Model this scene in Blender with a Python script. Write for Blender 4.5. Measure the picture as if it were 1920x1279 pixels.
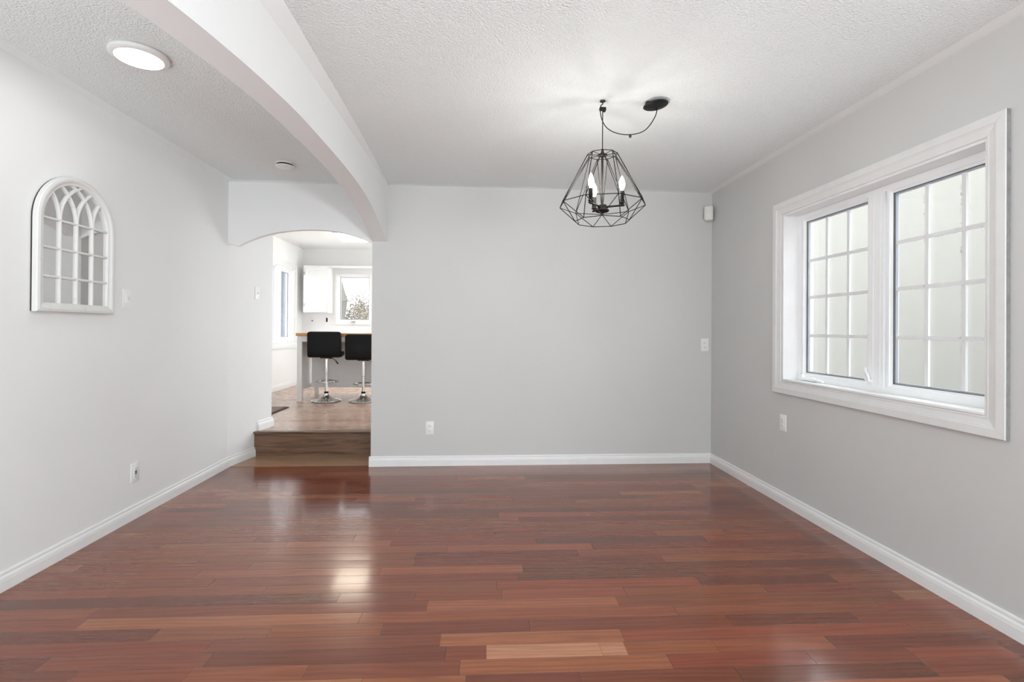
import bpy, bmesh, math, random
from mathutils import Vector, Matrix
random.seed(7)
S = bpy.context.scene
COL = S.collection
for o in list(bpy.data.objects):
    bpy.data.objects.remove(o)

# ---------------------------------------------------------------- camera
F_PX, YAW, PITCH, ROLL, SHIFT, CAM_Z = 940.0, 0.065843, 0.004123, 0.006966, -25.606, 1.19098
cam = bpy.data.cameras.new('camera')
cam.sensor_fit = 'HORIZONTAL'; cam.sensor_width = 36.0
cam.lens = F_PX * 36.0 / 1920.0
cam.shift_y = SHIFT / 1920.0
cam.clip_start = 0.05; cam.clip_end = 200
cob = bpy.data.objects.new('camera', cam); COL.objects.link(cob)
fw = Vector((math.sin(YAW)*math.cos(PITCH), math.cos(YAW)*math.cos(PITCH), math.sin(PITCH)))
rt = Vector((math.cos(YAW), -math.sin(YAW), 0)); up = rt.cross(fw)
r2 = rt*math.cos(ROLL) + up*math.sin(ROLL); u2 = -rt*math.sin(ROLL) + up*math.cos(ROLL)
cob.matrix_world = Matrix(((r2.x, u2.x, -fw.x, 0), (r2.y, u2.y, -fw.y, 0), (r2.z, u2.z, -fw.z, CAM_Z), (0, 0, 0, 1)))
S.camera = cob

# ---------------------------------------------------------------- sky, daylight, added fill, exposure
S.view_settings.view_transform = 'Standard'; S.view_settings.look = 'None'
S.view_settings.exposure = 0.20; S.view_settings.gamma = 1.0
S.view_settings.use_curve_mapping = False
S.cycles.max_bounces = 10; S.cycles.diffuse_bounces = 6; S.cycles.glossy_bounces = 5
S.cycles.transparent_max_bounces = 12; S.cycles.sample_clamp_indirect = 6
W = bpy.data.worlds.new('overcast_sky'); S.world = W; W.use_nodes = True
bg = W.node_tree.nodes['Background']
bg.inputs['Color'].default_value = (0.92, 0.97, 1.02, 1); bg.inputs['Strength'].default_value = 6.0

def area(name, loc, rot, sx, sy, power, color=(1, 1, 1)):
    l = bpy.data.lights.new(name, 'AREA'); l.shape = 'RECTANGLE'; l.size = sx; l.size_y = sy
    l.energy = power; l.color = color
    o = bpy.data.objects.new(name, l); COL.objects.link(o); o.location = loc; o.rotation_euler = rot
    return o
R = math.radians
# added upward fills behind the camera, and daylight from an unseen kitchen side opening
COOL_TINT = (0.885, 0.985, 1.015)
area('hall_ceiling_fill', (-1.45, -0.9, 0.25), (R(180), 0, 0), 1.1, 1.6, 66, COOL_TINT)  # unseen floor-level panel, added to brighten the hall ceiling
area('right_upward_fill', (2.12, -1.75, 0.95), (R(90+35), 0, R(90)), 1.4, 0.5, 150, COOL_TINT)  # added in an unseen opening, tilted up to lift ceiling and left wall
area('daylight_kitchen', (0.99, 7.45, 1.3), (R(90+22), 0, R(90)), 1.6, 1.7, 50, COOL_TINT)

# ---------------------------------------------------------------- room numbers
XL, XR, YB, C = -2.1307, 2.0978, 4.4042, 2.44
XA, XB = -0.925, -0.801            # arched beam, left and right faces
ZK, XK, YK, CK = 0.228, -3.0855, 8.97, 2.58   # kitchen floor, left wall, back wall, ceiling
P0 = (XL, 4.42); P1 = (-2.018, 5.05)          # angled end of the left wall

# ---------------------------------------------------------------- materials
def mat(name):
    m = bpy.data.materials.new(name); m.use_nodes = True
    nt = m.node_tree
    return m, nt, nt.nodes['Principled BSDF']
def nd(nt, t, **kw):
    n = nt.nodes.new(t)
    for k, v in kw.items():
        if k.startswith('i_'):
            n.inputs[int(k[2:])].default_value = v
        else:
            setattr(n, k, v)
    return n
def math_(nt, op, a, b=None, c=None):
    n = nt.nodes.new('ShaderNodeMath'); n.operation = op
    for i, v in enumerate((a, b, c)):
        if v is None: continue
        if isinstance(v, (int, float)): n.inputs[i].default_value = v
        else: nt.links.new(v, n.inputs[i])
    return n.outputs[0]
def mixc(nt, fac, a, b, mode='MIX'):
    n = nt.nodes.new('ShaderNodeMix'); n.data_type = 'RGBA'; n.blend_type = mode
    for s, v in ((n.inputs[0], fac), (n.inputs[6], a), (n.inputs[7], b)):
        if isinstance(v, (int, float)): s.default_value = v
        elif isinstance(v, tuple): s.default_value = v if len(v) == 4 else v + (1,)
        else: nt.links.new(v, s)
    return n.outputs[2]
def ramp(nt, fac, stops):
    n = nt.nodes.new('ShaderNodeValToRGB')
    while len(n.color_ramp.elements) < len(stops): n.color_ramp.elements.new(0.5)
    for e, (p, c) in zip(n.color_ramp.elements, stops):
        e.position = p; e.color = c if len(c) == 4 else c + (1,)
    nt.links.new(fac, n.inputs[0]); return n.outputs[0]
def noise(nt, vec, scale, detail=3, rough=0.5, dist=0.0):
    n = nd(nt, 'ShaderNodeTexNoise'); n.inputs['Scale'].default_value = scale
    n.inputs['Detail'].default_value = detail; n.inputs['Roughness'].default_value = rough
    n.inputs['Distortion'].default_value = dist
    if vec is not None: nt.links.new(vec, n.inputs['Vector'])
    return n.outputs['Fac']
def bump(nt, h, strength, dist, b):
    n = nd(nt, 'ShaderNodeBump'); n.inputs['Strength'].default_value = strength; n.inputs['Distance'].default_value = dist
    nt.links.new(h, n.inputs['Height']); nt.links.new(n.outputs[0], b.inputs['Normal']); return n
def pos(nt): return nd(nt, 'ShaderNodeNewGeometry').outputs['Position']

def plain(name, col, rough=0.5, metal=0.0, var=0.03, scale=14, spec=0.5, coat=0.0):
    m, nt, b = mat(name)
    f = noise(nt, pos(nt), scale, 4)
    k = tuple(max(0, c*(1-var)) for c in col); g = tuple(min(1, c*(1+var)) for c in col)
    nt.links.new(ramp(nt, f, [(0.3, k), (0.7, g)]), b.inputs['Base Color'])
    b.inputs['Roughness'].default_value = rough; b.inputs['Metallic'].default_value = metal
    b.inputs['Specular IOR Level'].default_value = spec; b.inputs['Coat Weight'].default_value = coat
    return m
def paint(name, col, rough=0.55):
    m, nt, b = mat(name); p = pos(nt)
    f = noise(nt, p, 1.3, 3)
    nt.links.new(ramp(nt, f, [(0.25, tuple(c*0.975 for c in col)), (0.75, tuple(min(1, c*1.02) for c in col))]), b.inputs['Base Color'])
    b.inputs['Roughness'].default_value = rough; b.inputs['Specular IOR Level'].default_value = 0.3
    bump(nt, noise(nt, p, 160, 3), 0.06, 0.003, b)
    return m
def popcorn(name, col):
    m, nt, b = mat(name); p = pos(nt)
    n1 = noise(nt, p, 105, 3, 0.6); n2 = noise(nt, p, 240, 2, 0.6)
    v = nd(nt, 'ShaderNodeTexVoronoi'); v.inputs['Scale'].default_value = 125; nt.links.new(p, v.inputs['Vector'])
    h = math_(nt, 'ADD', math_(nt, 'MULTIPLY', n1, 1.6), math_(nt, 'MULTIPLY', n2, 0.5))
    h = math_(nt, 'SUBTRACT', h, math_(nt, 'MULTIPLY', v.outputs['Distance'], 0.7))
    b.inputs['Base Color'].default_value = col + (1,)
    b.inputs['Roughness'].default_value = 0.95; b.inputs['Specular IOR Level'].default_value = 0.1
    bump(nt, h, 0.7, 0.0062, b)
    return m
def emit(name, col, strength):
    m, nt, b = mat(name)
    b.inputs['Base Color'].default_value = (0.9, 0.9, 0.9, 1)
    b.inputs['Emission Color'].default_value = col + (1,); b.inputs['Emission Strength'].default_value = strength
    return m
def glass(name, tint=(1, 1, 1), refl=0.06):
    m, nt, b = mat(name); nt.nodes.remove(b)
    out = [n for n in nt.nodes if n.type == 'OUTPUT_MATERIAL'][0]
    t = nd(nt, 'ShaderNodeBsdfTransparent'); t.inputs[0].default_value = tint + (1,)
    g = nd(nt, 'ShaderNodeBsdfGlossy'); g.inputs['Roughness'].default_value = 0.02
    lw = nd(nt, 'ShaderNodeLayerWeight'); lw.inputs[0].default_value = 0.5
    f = math_(nt, 'ADD', math_(nt, 'MULTIPLY', math_(nt, 'POWER', lw.outputs['Facing'], 5.0), 0.5), refl)
    mx = nd(nt, 'ShaderNodeMixShader'); nt.links.new(f, mx.inputs[0]); nt.links.new(t.outputs[0], mx.inputs[1]); nt.links.new(g.outputs[0], mx.inputs[2])
    nt.links.new(mx.outputs[0], out.inputs[0]); return m

def planks(name, pal, width, phase, rot, lmin, lmax, rough, seam_dark=0.35, tilt=0.012, grain=0.5, special=None, coat=0.0, tone=1.0, hue=(1, 1, 1)):
    """strip flooring: boards run along X, every board its own tone, grain, end joints and slight tilt"""
    m, nt, b = mat(name); L = nt.links
    mp = nd(nt, 'ShaderNodeMapping'); mp.inputs['Rotation'].default_value = (0, 0, rot); L.new(pos(nt), mp.inputs[0])
    sp = nd(nt, 'ShaderNodeSeparateXYZ'); L.new(mp.outputs[0], sp.inputs[0])
    x, y = sp.outputs[0], sp.outputs[1]
    rowf = math_(nt, 'DIVIDE', math_(nt, 'SUBTRACT', y, phase), width)
    row = math_(nt, 'FLOOR', rowf); ly = math_(nt, 'SUBTRACT', rowf, row)
    w1 = nd(nt, 'ShaderNodeTexWhiteNoise', noise_dimensions='1D'); L.new(row, w1.inputs['W'])
    w2 = nd(nt, 'ShaderNodeTexWhiteNoise', noise_dimensions='1D'); L.new(math_(nt, 'ADD', row, 37.7), w2.inputs['W'])
    ln = math_(nt, 'ADD', math_(nt, 'MULTIPLY', w1.outputs['Value'], lmax-lmin), lmin)
    # wobble the joint spacing so that lengths differ inside a row
    xs = math_(nt, 'ADD', x, math_(nt, 'MULTIPLY', math_(nt, 'SINE', math_(nt, 'ADD', math_(nt, 'MULTIPLY', x, 2.3), math_(nt, 'MULTIPLY', row, 1.9))), 0.16))
    colf = math_(nt, 'DIVIDE', math_(nt, 'ADD', xs, math_(nt, 'MULTIPLY', w2.outputs['Value'], 9.0)), ln)
    coli = math_(nt, 'FLOOR', colf); lx = math_(nt, 'SUBTRACT', colf, coli)
    cv = nd(nt, 'ShaderNodeCombineXYZ'); L.new(row, cv.inputs[0]); L.new(coli, cv.inputs[1])
    wid = nd(nt, 'ShaderNodeTexWhiteNoise', noise_dimensions='3D'); L.new(cv.outputs[0], wid.inputs['Vector'])
    rnd = wid.outputs['Value']; rcol = nd(nt, 'ShaderNodeSeparateColor'); L.new(wid.outputs['Color'], rcol.inputs[0])
    base = ramp(nt, rnd, pal)
    base = mixc(nt, rcol.outputs[2], base, mixc(nt, 1.0, base, hue, 'MULTIPLY'))
    # grain: long streaks plus distorted cathedral rings, shifted for every board
    gx = nd(nt, 'ShaderNodeCombineXYZ')
    L.new(math_(nt, 'ADD', math_(nt, 'MULTIPLY', x, 1.6), math_(nt, 'MULTIPLY', rcol.outputs[0], 40)), gx.inputs[0])
    L.new(math_(nt, 'ADD', math_(nt, 'MULTIPLY', y, 52), math_(nt, 'MULTIPLY', rcol.outputs[1], 90)), gx.inputs[1])
    streak = noise(nt, gx.outputs[0], 2.6, 7, 0.68, 0.9)
    gc = nd(nt, 'ShaderNodeCombineXYZ')
    L.new(math_(nt, 'ADD', math_(nt, 'MULTIPLY', x, 0.9), math_(nt, 'MULTIPLY', rcol.outputs[2], 50)), gc.inputs[0])
    L.new(math_(nt, 'ADD', math_(nt, 'MULTIPLY', y, 9.0), math_(nt, 'MULTIPLY', rnd, 70)), gc.inputs[1])
    wv = nd(nt, 'ShaderNodeTexWave', wave_type='BANDS', bands_direction='Y'); L.new(gc.outputs[0], wv.inputs['Vector'])
    wv.inputs['Scale'].default_value = 1.1; wv.inputs['Distortion'].default_value = 11; wv.inputs['Detail'].default_value = 2; wv.inputs['Detail Scale'].default_value = 1.4
    g = math_(nt, 'ADD', math_(nt, 'MULTIPLY', streak, 0.8), math_(nt, 'MULTIPLY', wv.outputs['Fac'], 0.2))
    lo, hi = 1-grain*0.62, 1+grain*0.5
    gr = ramp(nt, g, [(0.28, (lo, lo*0.97, lo*0.95)), (0.5, (1, 1, 1)), (0.74, (hi, hi, hi))])
    # ramp colours clamp at 1 in the picker but not in the maths
    colr = mixc(nt, 1.0, base, gr, 'MULTIPLY')
    big = noise(nt, pos(nt), 0.9, 2)
    colr = mixc(nt, 1.0, colr, ramp(nt, big, [(0.3, (0.93*tone,)*3), (0.7, (1.0*tone,)*3)]), 'MULTIPLY')
    if special:
        (sr, x0, x1, sc) = special
        a = math_(nt, 'COMPARE', row, sr, 0.4)
        inb = math_(nt, 'MULTIPLY', math_(nt, 'GREATER_THAN', x, x0), math_(nt, 'LESS_THAN', x, x1))
        colr = mixc(nt, math_(nt, 'MULTIPLY', a, inb), colr, mixc(nt, 1.0, sc, gr, 'MULTIPLY'))
    # seams
    ey = math_(nt, 'MULTIPLY', math_(nt, 'MINIMUM', ly, math_(nt, 'SUBTRACT', 1.0, ly)), width)
    ex = math_(nt, 'MULTIPLY', math_(nt, 'MINIMUM', lx, math_(nt, 'SUBTRACT', 1.0, lx)), ln)
    e = math_(nt, 'MINIMUM', ey, ex)
    sm = nd(nt, 'ShaderNodeMapRange'); L.new(e, sm.inputs[0]); sm.inputs[1].default_value = 0.0003; sm.inputs[2].default_value = 0.0014
    sm.inputs[3].default_value = 1.0; sm.inputs[4].default_value = 0.0
    colr = mixc(nt, math_(nt, 'MULTIPLY', sm.outputs[0], 1-seam_dark), colr, (0.022, 0.009, 0.006))
    L.new(colr, b.inputs['Base Color'])
    rr = math_(nt, 'ADD', math_(nt, 'MULTIPLY', noise(nt, pos(nt), 5, 4), 0.10), rough-0.05)
    L.new(math_(nt, 'ADD', rr, math_(nt, 'MULTIPLY', streak, 0.06)), b.inputs['Roughness'])
    b.inputs['Specular IOR Level'].default_value = 0.5; b.inputs['Coat Weight'].default_value = coat; b.inputs['Coat Roughness'].default_value = 0.09
    # slight individual tilt and cupping of every board
    tv = nd(nt, 'ShaderNodeCombineXYZ')
    cup = math_(nt, 'MULTIPLY', math_(nt, 'SUBTRACT', ly, 0.5), tilt*1.6)
    L.new(math_(nt, 'MULTIPLY', math_(nt, 'SUBTRACT', rcol.outputs[0], 0.5), tilt*0.6), tv.inputs[0])
    L.new(math_(nt, 'ADD', math_(nt, 'MULTIPLY', math_(nt, 'SUBTRACT', rcol.outputs[1], 0.5), tilt*1.6), cup), tv.inputs[1])
    bn = nd(nt, 'ShaderNodeBump'); bn.inputs['Strength'].default_value = 0.25; bn.inputs['Distance'].default_value = 0.0015
    L.new(math_(nt, 'SUBTRACT', 1.0, sm.outputs[0]), bn.inputs['Height'])
    va = nd(nt, 'ShaderNodeVectorMath', operation='ADD'); L.new(bn.outputs[0], va.inputs[0]); L.new(tv.outputs[0], va.inputs[1])
    vn = nd(nt, 'ShaderNodeVectorMath', operation='NORMALIZE'); L.new(va.outputs[0], vn.inputs[0])
    L.new(vn.outputs[0], b.inputs['Normal'])
    return m
def wood(name, dark, light, rough=0.4, sx=2.0, sy=30, sz=30):
    m, nt, b = mat(name)
    mp = nd(nt, 'ShaderNodeMapping'); mp.inputs['Scale'].default_value = (sx, sy, sz); nt.links.new(pos(nt), mp.inputs[0])
    f = noise(nt, mp.outputs[0], 1.6, 6, 0.62, 0.8)
    nt.links.new(ramp(nt, f, [(0.3, dark), (0.5, tuple((a+c)/2 for a, c in zip(dark, light))), (0.72, light)]), b.inputs['Base Color'])
    b.inputs['Roughness'].default_value = rough
    return m

M = {}
M['white_wall'] = paint('white_wall_paint', (0.80, 0.80, 0.80))
M['grey_wall'] = paint('pale_grey_wall_paint', (0.60, 0.60, 0.592))
M['kitchen_wall'] = paint('kitchen_wall_paint', (0.83, 0.83, 0.83))
M['ceiling'] = popcorn('popcorn_ceiling', (0.86, 0.895, 0.895))
M['ceiling_smooth'] = paint('smooth_ceiling_paint', (0.83, 0.86, 0.86), 0.8)
M['casing'] = plain('window_casing_paint', (0.74, 0.74, 0.735), 0.4, var=0.02)
M['casing_edge'] = plain('grey_casing_edge', (0.26, 0.26, 0.255), 0.7, var=0.15, scale=40)  # darker grey for the strip on the casing's near outer side
M['trim'] = plain('white_trim_paint', (0.80, 0.80, 0.80), 0.35, var=0.015)
M['vinyl'] = plain('white_vinyl', (0.88, 0.89, 0.90), 0.3, var=0.01)
M['plate'] = plain('white_plastic', (0.82, 0.82, 0.81), 0.3, var=0.01)
M['plate_grey'] = plain('socket_slot_grey', (0.16, 0.16, 0.16), 0.5)
M['black'] = plain('black_plastic', (0.007, 0.007, 0.007), 0.5, spec=0.25)
M['dark'] = plain('dark_gasket', (0.10, 0.105, 0.11), 0.5)
M['bronze'] = plain('dark_bronze_metal', (0.011, 0.009, 0.008), 0.6, 0.0, var=0.15, spec=0.15)
M['brown_hook'] = plain('brown_brass_hook', (0.07, 0.048, 0.038), 0.4, 0.7)
M['chrome'] = plain('chrome', (0.78, 0.78, 0.78), 0.08, 1.0, var=0.02)
M['leather'] = plain('black_leatherette', (0.006, 0.006, 0.0065), 0.5, var=0.2, scale=90, spec=0.2)
M['oak_top'] = wood('oiled_oak_top', (0.50, 0.24, 0.07), (0.72, 0.40, 0.14), 0.4)
M['island_white'] = plain('white_island_paint', (0.84, 0.835, 0.83), 0.4, var=0.02)
M['cabinet'] = plain('white_cabinet_paint', (0.80, 0.80, 0.80), 0.38, var=0.01)
M['riser'] = wood('brown_riser_laminate', (0.060, 0.030, 0.018), (0.225, 0.125, 0.075), 0.35, 1.6, 30, 22)
M['threshold'] = wood('tan_threshold_boards', (0.22, 0.125, 0.07), (0.42, 0.26, 0.16), 0.3, 1.4, 26, 26)
M['mirror'] = plain('mirror_glass', (0.80, 0.80, 0.80), 0.015, 1.0, var=0.005)
M['glass'] = glass('window_glass')
M['bulb'] = emit('warm_white_bulb', (1.0, 0.97, 0.93), 185)
M['led'] = emit('led_disc_light', (1.0, 0.99, 0.97), 25)
M['kitchen_lamp'] = emit('kitchen_lamp_diffuser', (1.0, 0.90, 0.72), 11)
M['floor'] = planks('cherry_strip_floor', [(0.0, (0.132, 0.025, 0.010)), (0.25, (0.185, 0.037, 0.015)), (0.55, (0.215, 0.044, 0.017)), (0.85, (0.25, 0.056, 0.022)), (1.0, (0.31, 0.085, 0.038))],
                    0.0802, 1.896, 0.0115, 0.45, 1.25, 0.15, special=(-1.0, 0.015, 0.535, (0.40, 0.17, 0.09)), coat=0.3, grain=0.42, hue=(0.98, 1.28, 1.05))
M['kitchen_floor'] = planks('kitchen_laminate_floor', [(0.0, (0.34, 0.20, 0.135)), (0.5, (0.43, 0.27, 0.19)), (1.0, (0.52, 0.35, 0.26))],
                    0.125, 4.785, 0.0, 0.7, 1.3, 0.24, seam_dark=0.75, tilt=0.006, coat=0.2, grain=0.3)

# ---------------------------------------------------------------- mesh helpers
class MB:
    def __init__(s): s.v = []; s.f = []; s.sm = []
    def add(s, v, f, smooth=False):
        n = len(s.v); s.v += [tuple(p) for p in v]; s.f += [tuple(i+n for i in q) for q in f]; s.sm += [smooth]*len(f)
        return s
    def box(s, x0, x1, y0, y1, z0, z1):
        v = [(x, y, z) for z in (z0, z1) for y in (y0, y1) for x in (x0, x1)]
        return s.add(v, [(0, 2, 3, 1), (4, 5, 7, 6), (0, 1, 5, 4), (2, 6, 7, 3), (0, 4, 6, 2), (1, 3, 7, 5)])
    def rbox(s, x0, x1, y0, y1, z0, z1, r=0.004, seg=2):
        bm = bmesh.new(); bmesh.ops.create_cube(bm, size=1)
        for v in bm.verts:
            v.co = ((x0+x1)/2+v.co.x*(x1-x0), (y0+y1)/2+v.co.y*(y1-y0), (z0+z1)/2+v.co.z*(z1-z0))
        bmesh.ops.bevel(bm, geom=bm.edges[:], offset=r, segments=seg, affect='EDGES', profile=0.5)
        bm.verts.index_update()
        s.add([v.co for v in bm.verts], [[v.index for v in f.verts] for f in bm.faces], True); bm.free(); return s
    def cyl(s, a, b, r0, r1=None, seg=16, cap=True):
        r1 = r0 if r1 is None else r1
        a, b = Vector(a), Vector(b); d = (b-a).normalized()
        t = d.orthogonal().normalized(); q = d.cross(t)
        v = []
        for p, r in ((a, r0), (b, r1)):
            for i in range(seg):
                an = 2*math.pi*i/seg; v.append(p + t*math.cos(an)*r + q*math.sin(an)*r)
        s.add(v, [(i, (i+1) % seg, seg+(i+1) % seg, seg+i) for i in range(seg)], True)
        if cap: s.add(v, [tuple(range(seg-1, -1, -1)), tuple(range(seg, 2*seg))])
        return s
    def lathe(s, prof, c=(0, 0, 0), seg=32, axis='z'):
        v = []; f = []
        for (r, h) in prof:
            for i in range(seg):
                an = 2*math.pi*i/seg
                v.append((c[0]+r*math.cos(an), c[1]+r*math.sin(an), c[2]+h))
        for j in range(len(prof)-1):
            for i in range(seg):
                f.append((j*seg+i, j*seg+(i+1) % seg, (j+1)*seg+(i+1) % seg, (j+1)*seg+i))
        s.add(v, f, True); return s
    def tube(s, pts, r, seg=8, closed=False):
        pts = [Vector(p) for p in pts]; n = len(pts); v = []; f = []
        ref = None
        for i, p in enumerate(pts):
            a = pts[(i-1) % n] if (closed or i > 0) else p
            b = pts[(i+1) % n] if (closed or i < n-1) else p
            d = (b-a).normalized()
            if ref is None: ref = d.orthogonal().normalized()
            t = (ref - d*ref.dot(d))
            t = t.normalized() if t.length > 1e-6 else d.orthogonal().normalized(); ref = t; q = d.cross(t)
            rr = r[i] if isinstance(r, (list, tuple)) else r
            v += [p+t*math.cos(2*math.pi*k/seg)*rr+q*math.sin(2*math.pi*k/seg)*rr for k in range(seg)]
        for i in range(n if closed else n-1):
            j = (i+1) % n
            f += [(i*seg+k, i*seg+(k+1) % seg, j*seg+(k+1) % seg, j*seg+k) for k in range(seg)]
        s.add(v, f, True)
        if not closed: s.add(v, [tuple(range(seg-1, -1, -1)), tuple(range((n-1)*seg, n*seg))])
        return s
    def loft(s, secs, closed_sec=True, caps=True, smooth=False, loop=False):
        n = len(secs[0]); v = [p for q in secs for p in q]; f = []
        m = len(secs)
        for i in range(m if loop else m-1):
            j = (i+1) % m
            for k in range(n if closed_sec else n-1):
                l = (k+1) % n
                f.append((i*n+k, i*n+l, j*n+l, j*n+k))
        s.add(v, f, smooth)
        if caps and not loop: s.add(v, [tuple(range(n-1, -1, -1)), tuple(range((m-1)*n, m*n))])
        return s
    def prism(s, poly, z0, z1):
        return s.loft([[(x, y, z0) for x, y in poly], [(x, y, z1) for x, y in poly]])
    def xf(s, fn):
        s.v = [tuple(fn(p)) for p in s.v]; return s
    def build(s, name, m, parent=None, org=None):
        org = Vector(org) if org is not None else Vector((0, 0, 0))
        me = bpy.data.meshes.new(name); me.from_pydata([Vector(p)-org for p in s.v], [], s.f)
        bm = bmesh.new(); bm.from_mesh(me)
        bmesh.ops.remove_doubles(bm, verts=bm.verts, dist=1e-6)
        bmesh.ops.recalc_face_normals(bm, faces=bm.faces); bm.to_mesh(me); bm.free()
        if any(s.sm):
            me.polygons.foreach_set('use_smooth', [True]*len(me.polygons))
            try: me.set_sharp_from_angle(angle=R(38))
            except Exception: pass
        me.materials.append(m if not isinstance(m, str) else M[m]); me.update()
        o = bpy.data.objects.new(name, me); COL.objects.link(o)
        if parent is not None: o.parent = parent
        else: o.location = org
        return o

def tag(o, label, cat, group=None):
    o['label'] = label; o['category'] = cat
    if group: o['group'] = group
    return o
def thing(name, label, cat, loc=(0, 0, 0), rz=0.0, group=None):
    o = bpy.data.objects.new(name, None); COL.objects.link(o); o.empty_display_size = 0.05
    o.location = loc; o.rotation_euler = (0, 0, rz)
    return tag(o, label, cat, group)
def struct(o):
    o['kind'] = 'structure'; return o
def spline(pts, n):
    """Catmull-Rom through 2-D points, n samples per span"""
    out = []
    for i in range(len(pts)-1):
        p0 = pts[max(i-1, 0)]; p1 = pts[i]; p2 = pts[i+1]; p3 = pts[min(i+2, len(pts)-1)]
        for k in range(n):
            t = k/n
            out.append(tuple(0.5*((2*b)+(-a+c)*t+(2*a-5*b+4*c-d)*t*t+(-a+3*b-3*c+d)*t**3) for a, b, c, d in zip(p0, p1, p2, p3)))
    out.append(tuple(pts[-1])); return out
def lerp(tab, x):
    for (a, va), (b, vb) in zip(tab, tab[1:]):
        if x <= b: return va+(vb-va)*max(0, (x-a)/(b-a))
    return tab[-1][1]

# ---------------------------------------------------------------- room shell
Y0 = -3.0
struct(MB().box(XL-.2, XR+.2, Y0-.1, 4.434, -.06, 0).build('floor', 'floor'))
cb = MB().box(XL-.2, XR+.2, Y0-.1, 4.53, C, C+.08); struct(cb.build('ceiling', 'ceiling'))
# left wall with its angled end
struct(MB().prism([(XL, Y0), P0, P1, (P1[0]-.14, P1[1]), (XL-.2, 4.45), (XL-.2, Y0)], 0, 2.62).build('wall_left', 'white_wall'))
# right wall with two window openings (the second lies behind the camera)
WY0, WY1, WZ0, WZ1 = 1.932, 3.335, 0.848, 1.996
RY0, RY1, RZ0, RZ1 = -2.45, -0.45, 0.7, 2.1
w = MB(); t = XR+.22
w.box(XR, t, WY1, YB+.12, 0, C+.02); w.box(XR, t, RY1, WY0, 0, C+.02); w.box(XR, t, Y0-.1, RY0, 0, C+.02)
for a, b_, z0, z1 in ((WY0, WY1, WZ0, WZ1), (RY0, RY1, RZ0, RZ1)):
    w.box(XR, t, a, b_, 0, z0); w.box(XR, t, a, b_, z1, C+.02)
struct(w.build('wall_right', 'grey_wall'))
struct(MB().box(XA, XR+.01, YB, YB+.12, 0, C+.14).build('wall_back', 'grey_wall'))
w = MB()
w.box(XL-.2, -.35, Y0-.1, Y0, 0, C); w.box(1.75, XR+.2, Y0-.1, Y0, 0, C); w.box(-.35, 1.75, Y0-.1, Y0, 0, .6); w.box(-.35, 1.75, Y0-.1, Y0, 2.3, C)
struct(w.build('wall_rear', 'white_wall'))

# arched beam between hall and dining room
arch = [(0.55, 1.845), (0.80, 1.915), (1.05, 1.972), (1.36, 2.032), (1.65, 2.075), (1.93, 2.108), (2.25, 2.135), (2.60, 2.148), (2.95, 2.154), (3.25, 2.150), (3.55, 2.134), (3.80, 2.100), (4.00, 2.058), (4.20, 2.003), (YB, 1.943)]
zl = [(0, 2.345), (1.86, 2.373), (2.3, 2.392), (2.9, 2.408), (3.9, 2.425), (4.41, 2.436)]
xt = [(0, -.745), (3.2, -.745), (4.41, -.775)]
secs = []
for y, z in spline(arch, 5):
    secs.append([(XA, y, z), (XB, y, z), (XB, y, lerp(zl, y)), (lerp(xt, y), y, C+.01), (XA, y, C+.01)])
b_ = MB().loft(secs, smooth=False)
b_.box(XA, XB, .25, .55, 0, C+.01); b_.box(XB-.001, -.745, .25, .55, 2.345, C+.01)
struct(b_.build('wall_arch_hall', 'white_wall'))
# arched header over the kitchen passage
har = [(XL-.02, 1.908), (-2.046, 1.886)]
harc = [(-2.046, 1.886), (-1.967, 1.928), (-1.870, 1.967), (-1.765, 1.998), (-1.665, 2.017), (-1.565, 2.029), (-1.43, 2.036), (-1.302, 2.031), (-1.20, 2.018), (-1.117, 1.998), (-1.02, 1.967), (XA, 1.927)]
secs = [[(x, YB, z), (x, YB+.05, z), (x, YB+.05, C+.2), (x, YB, C+.2)] for x, z in har[:1]+spline(harc, 5)]
struct(MB().loft(secs).build('wall_arch_kitchen', 'white_wall'))
# step up into the kitchen
struct(MB().box(XL-.02, XA+.3, 4.43, 4.80, -.06, 0.003).build('floor_threshold', 'threshold'))
struct(MB().box(-2.12, XA+.3, 4.785, 4.81, 0, ZK-.018).build('trim_1', 'riser'))
nos = MB().rbox(-2.12, XA+.3, 4.768, 4.84, ZK-.018, ZK+.002, .006)
struct(nos.build('trim_2', 'riser'))
# kitchen shell
struct(MB().box(XK-.1, 1.1, 4.80, YK+.1, ZK-.08, ZK).build('floor_kitchen', 'kitchen_floor'))
struct(MB().box(XK-.1, 1.1, 4.49, YK+.1, CK, CK+.08).build('ceiling_kitchen', paint('kitchen_ceiling_paint', (0.86, 0.875, 0.875))))
KL = (7.38, 8.60, 0.965, 2.17)      # opening in the kitchen's left wall: y0 y1 z0 z1
w = MB(); w.box(XK-.14, XK, 4.9, KL[0], 0, CK+.02); w.box(XK-.14, XK, KL[1], YK+.1, 0, CK+.02)
w.box(XK-.14, XK, KL[0], KL[1], 0, KL[2]); w.box(XK-.14, XK, KL[0], KL[1], KL[3], CK+.02)
struct(w.build('wall_kitchen_left', 'kitchen_wall'))
KB = (-2.487, -1.905, 1.30, 2.125)  # opening in the kitchen's back wall: x0 x1 z0 z1
w = MB(); w.box(XK, KB[0], YK, YK+.14, 0, CK+.02); w.box(KB[1], 1.1, YK, YK+.14, 0, CK+.02)
w.box(KB[0], KB[1], YK, YK+.14, 0, KB[2]); w.box(KB[0], KB[1], YK, YK+.14, KB[3], CK+.02)
struct(w.build('wall_kitchen_back', 'kitchen_wall'))
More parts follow.
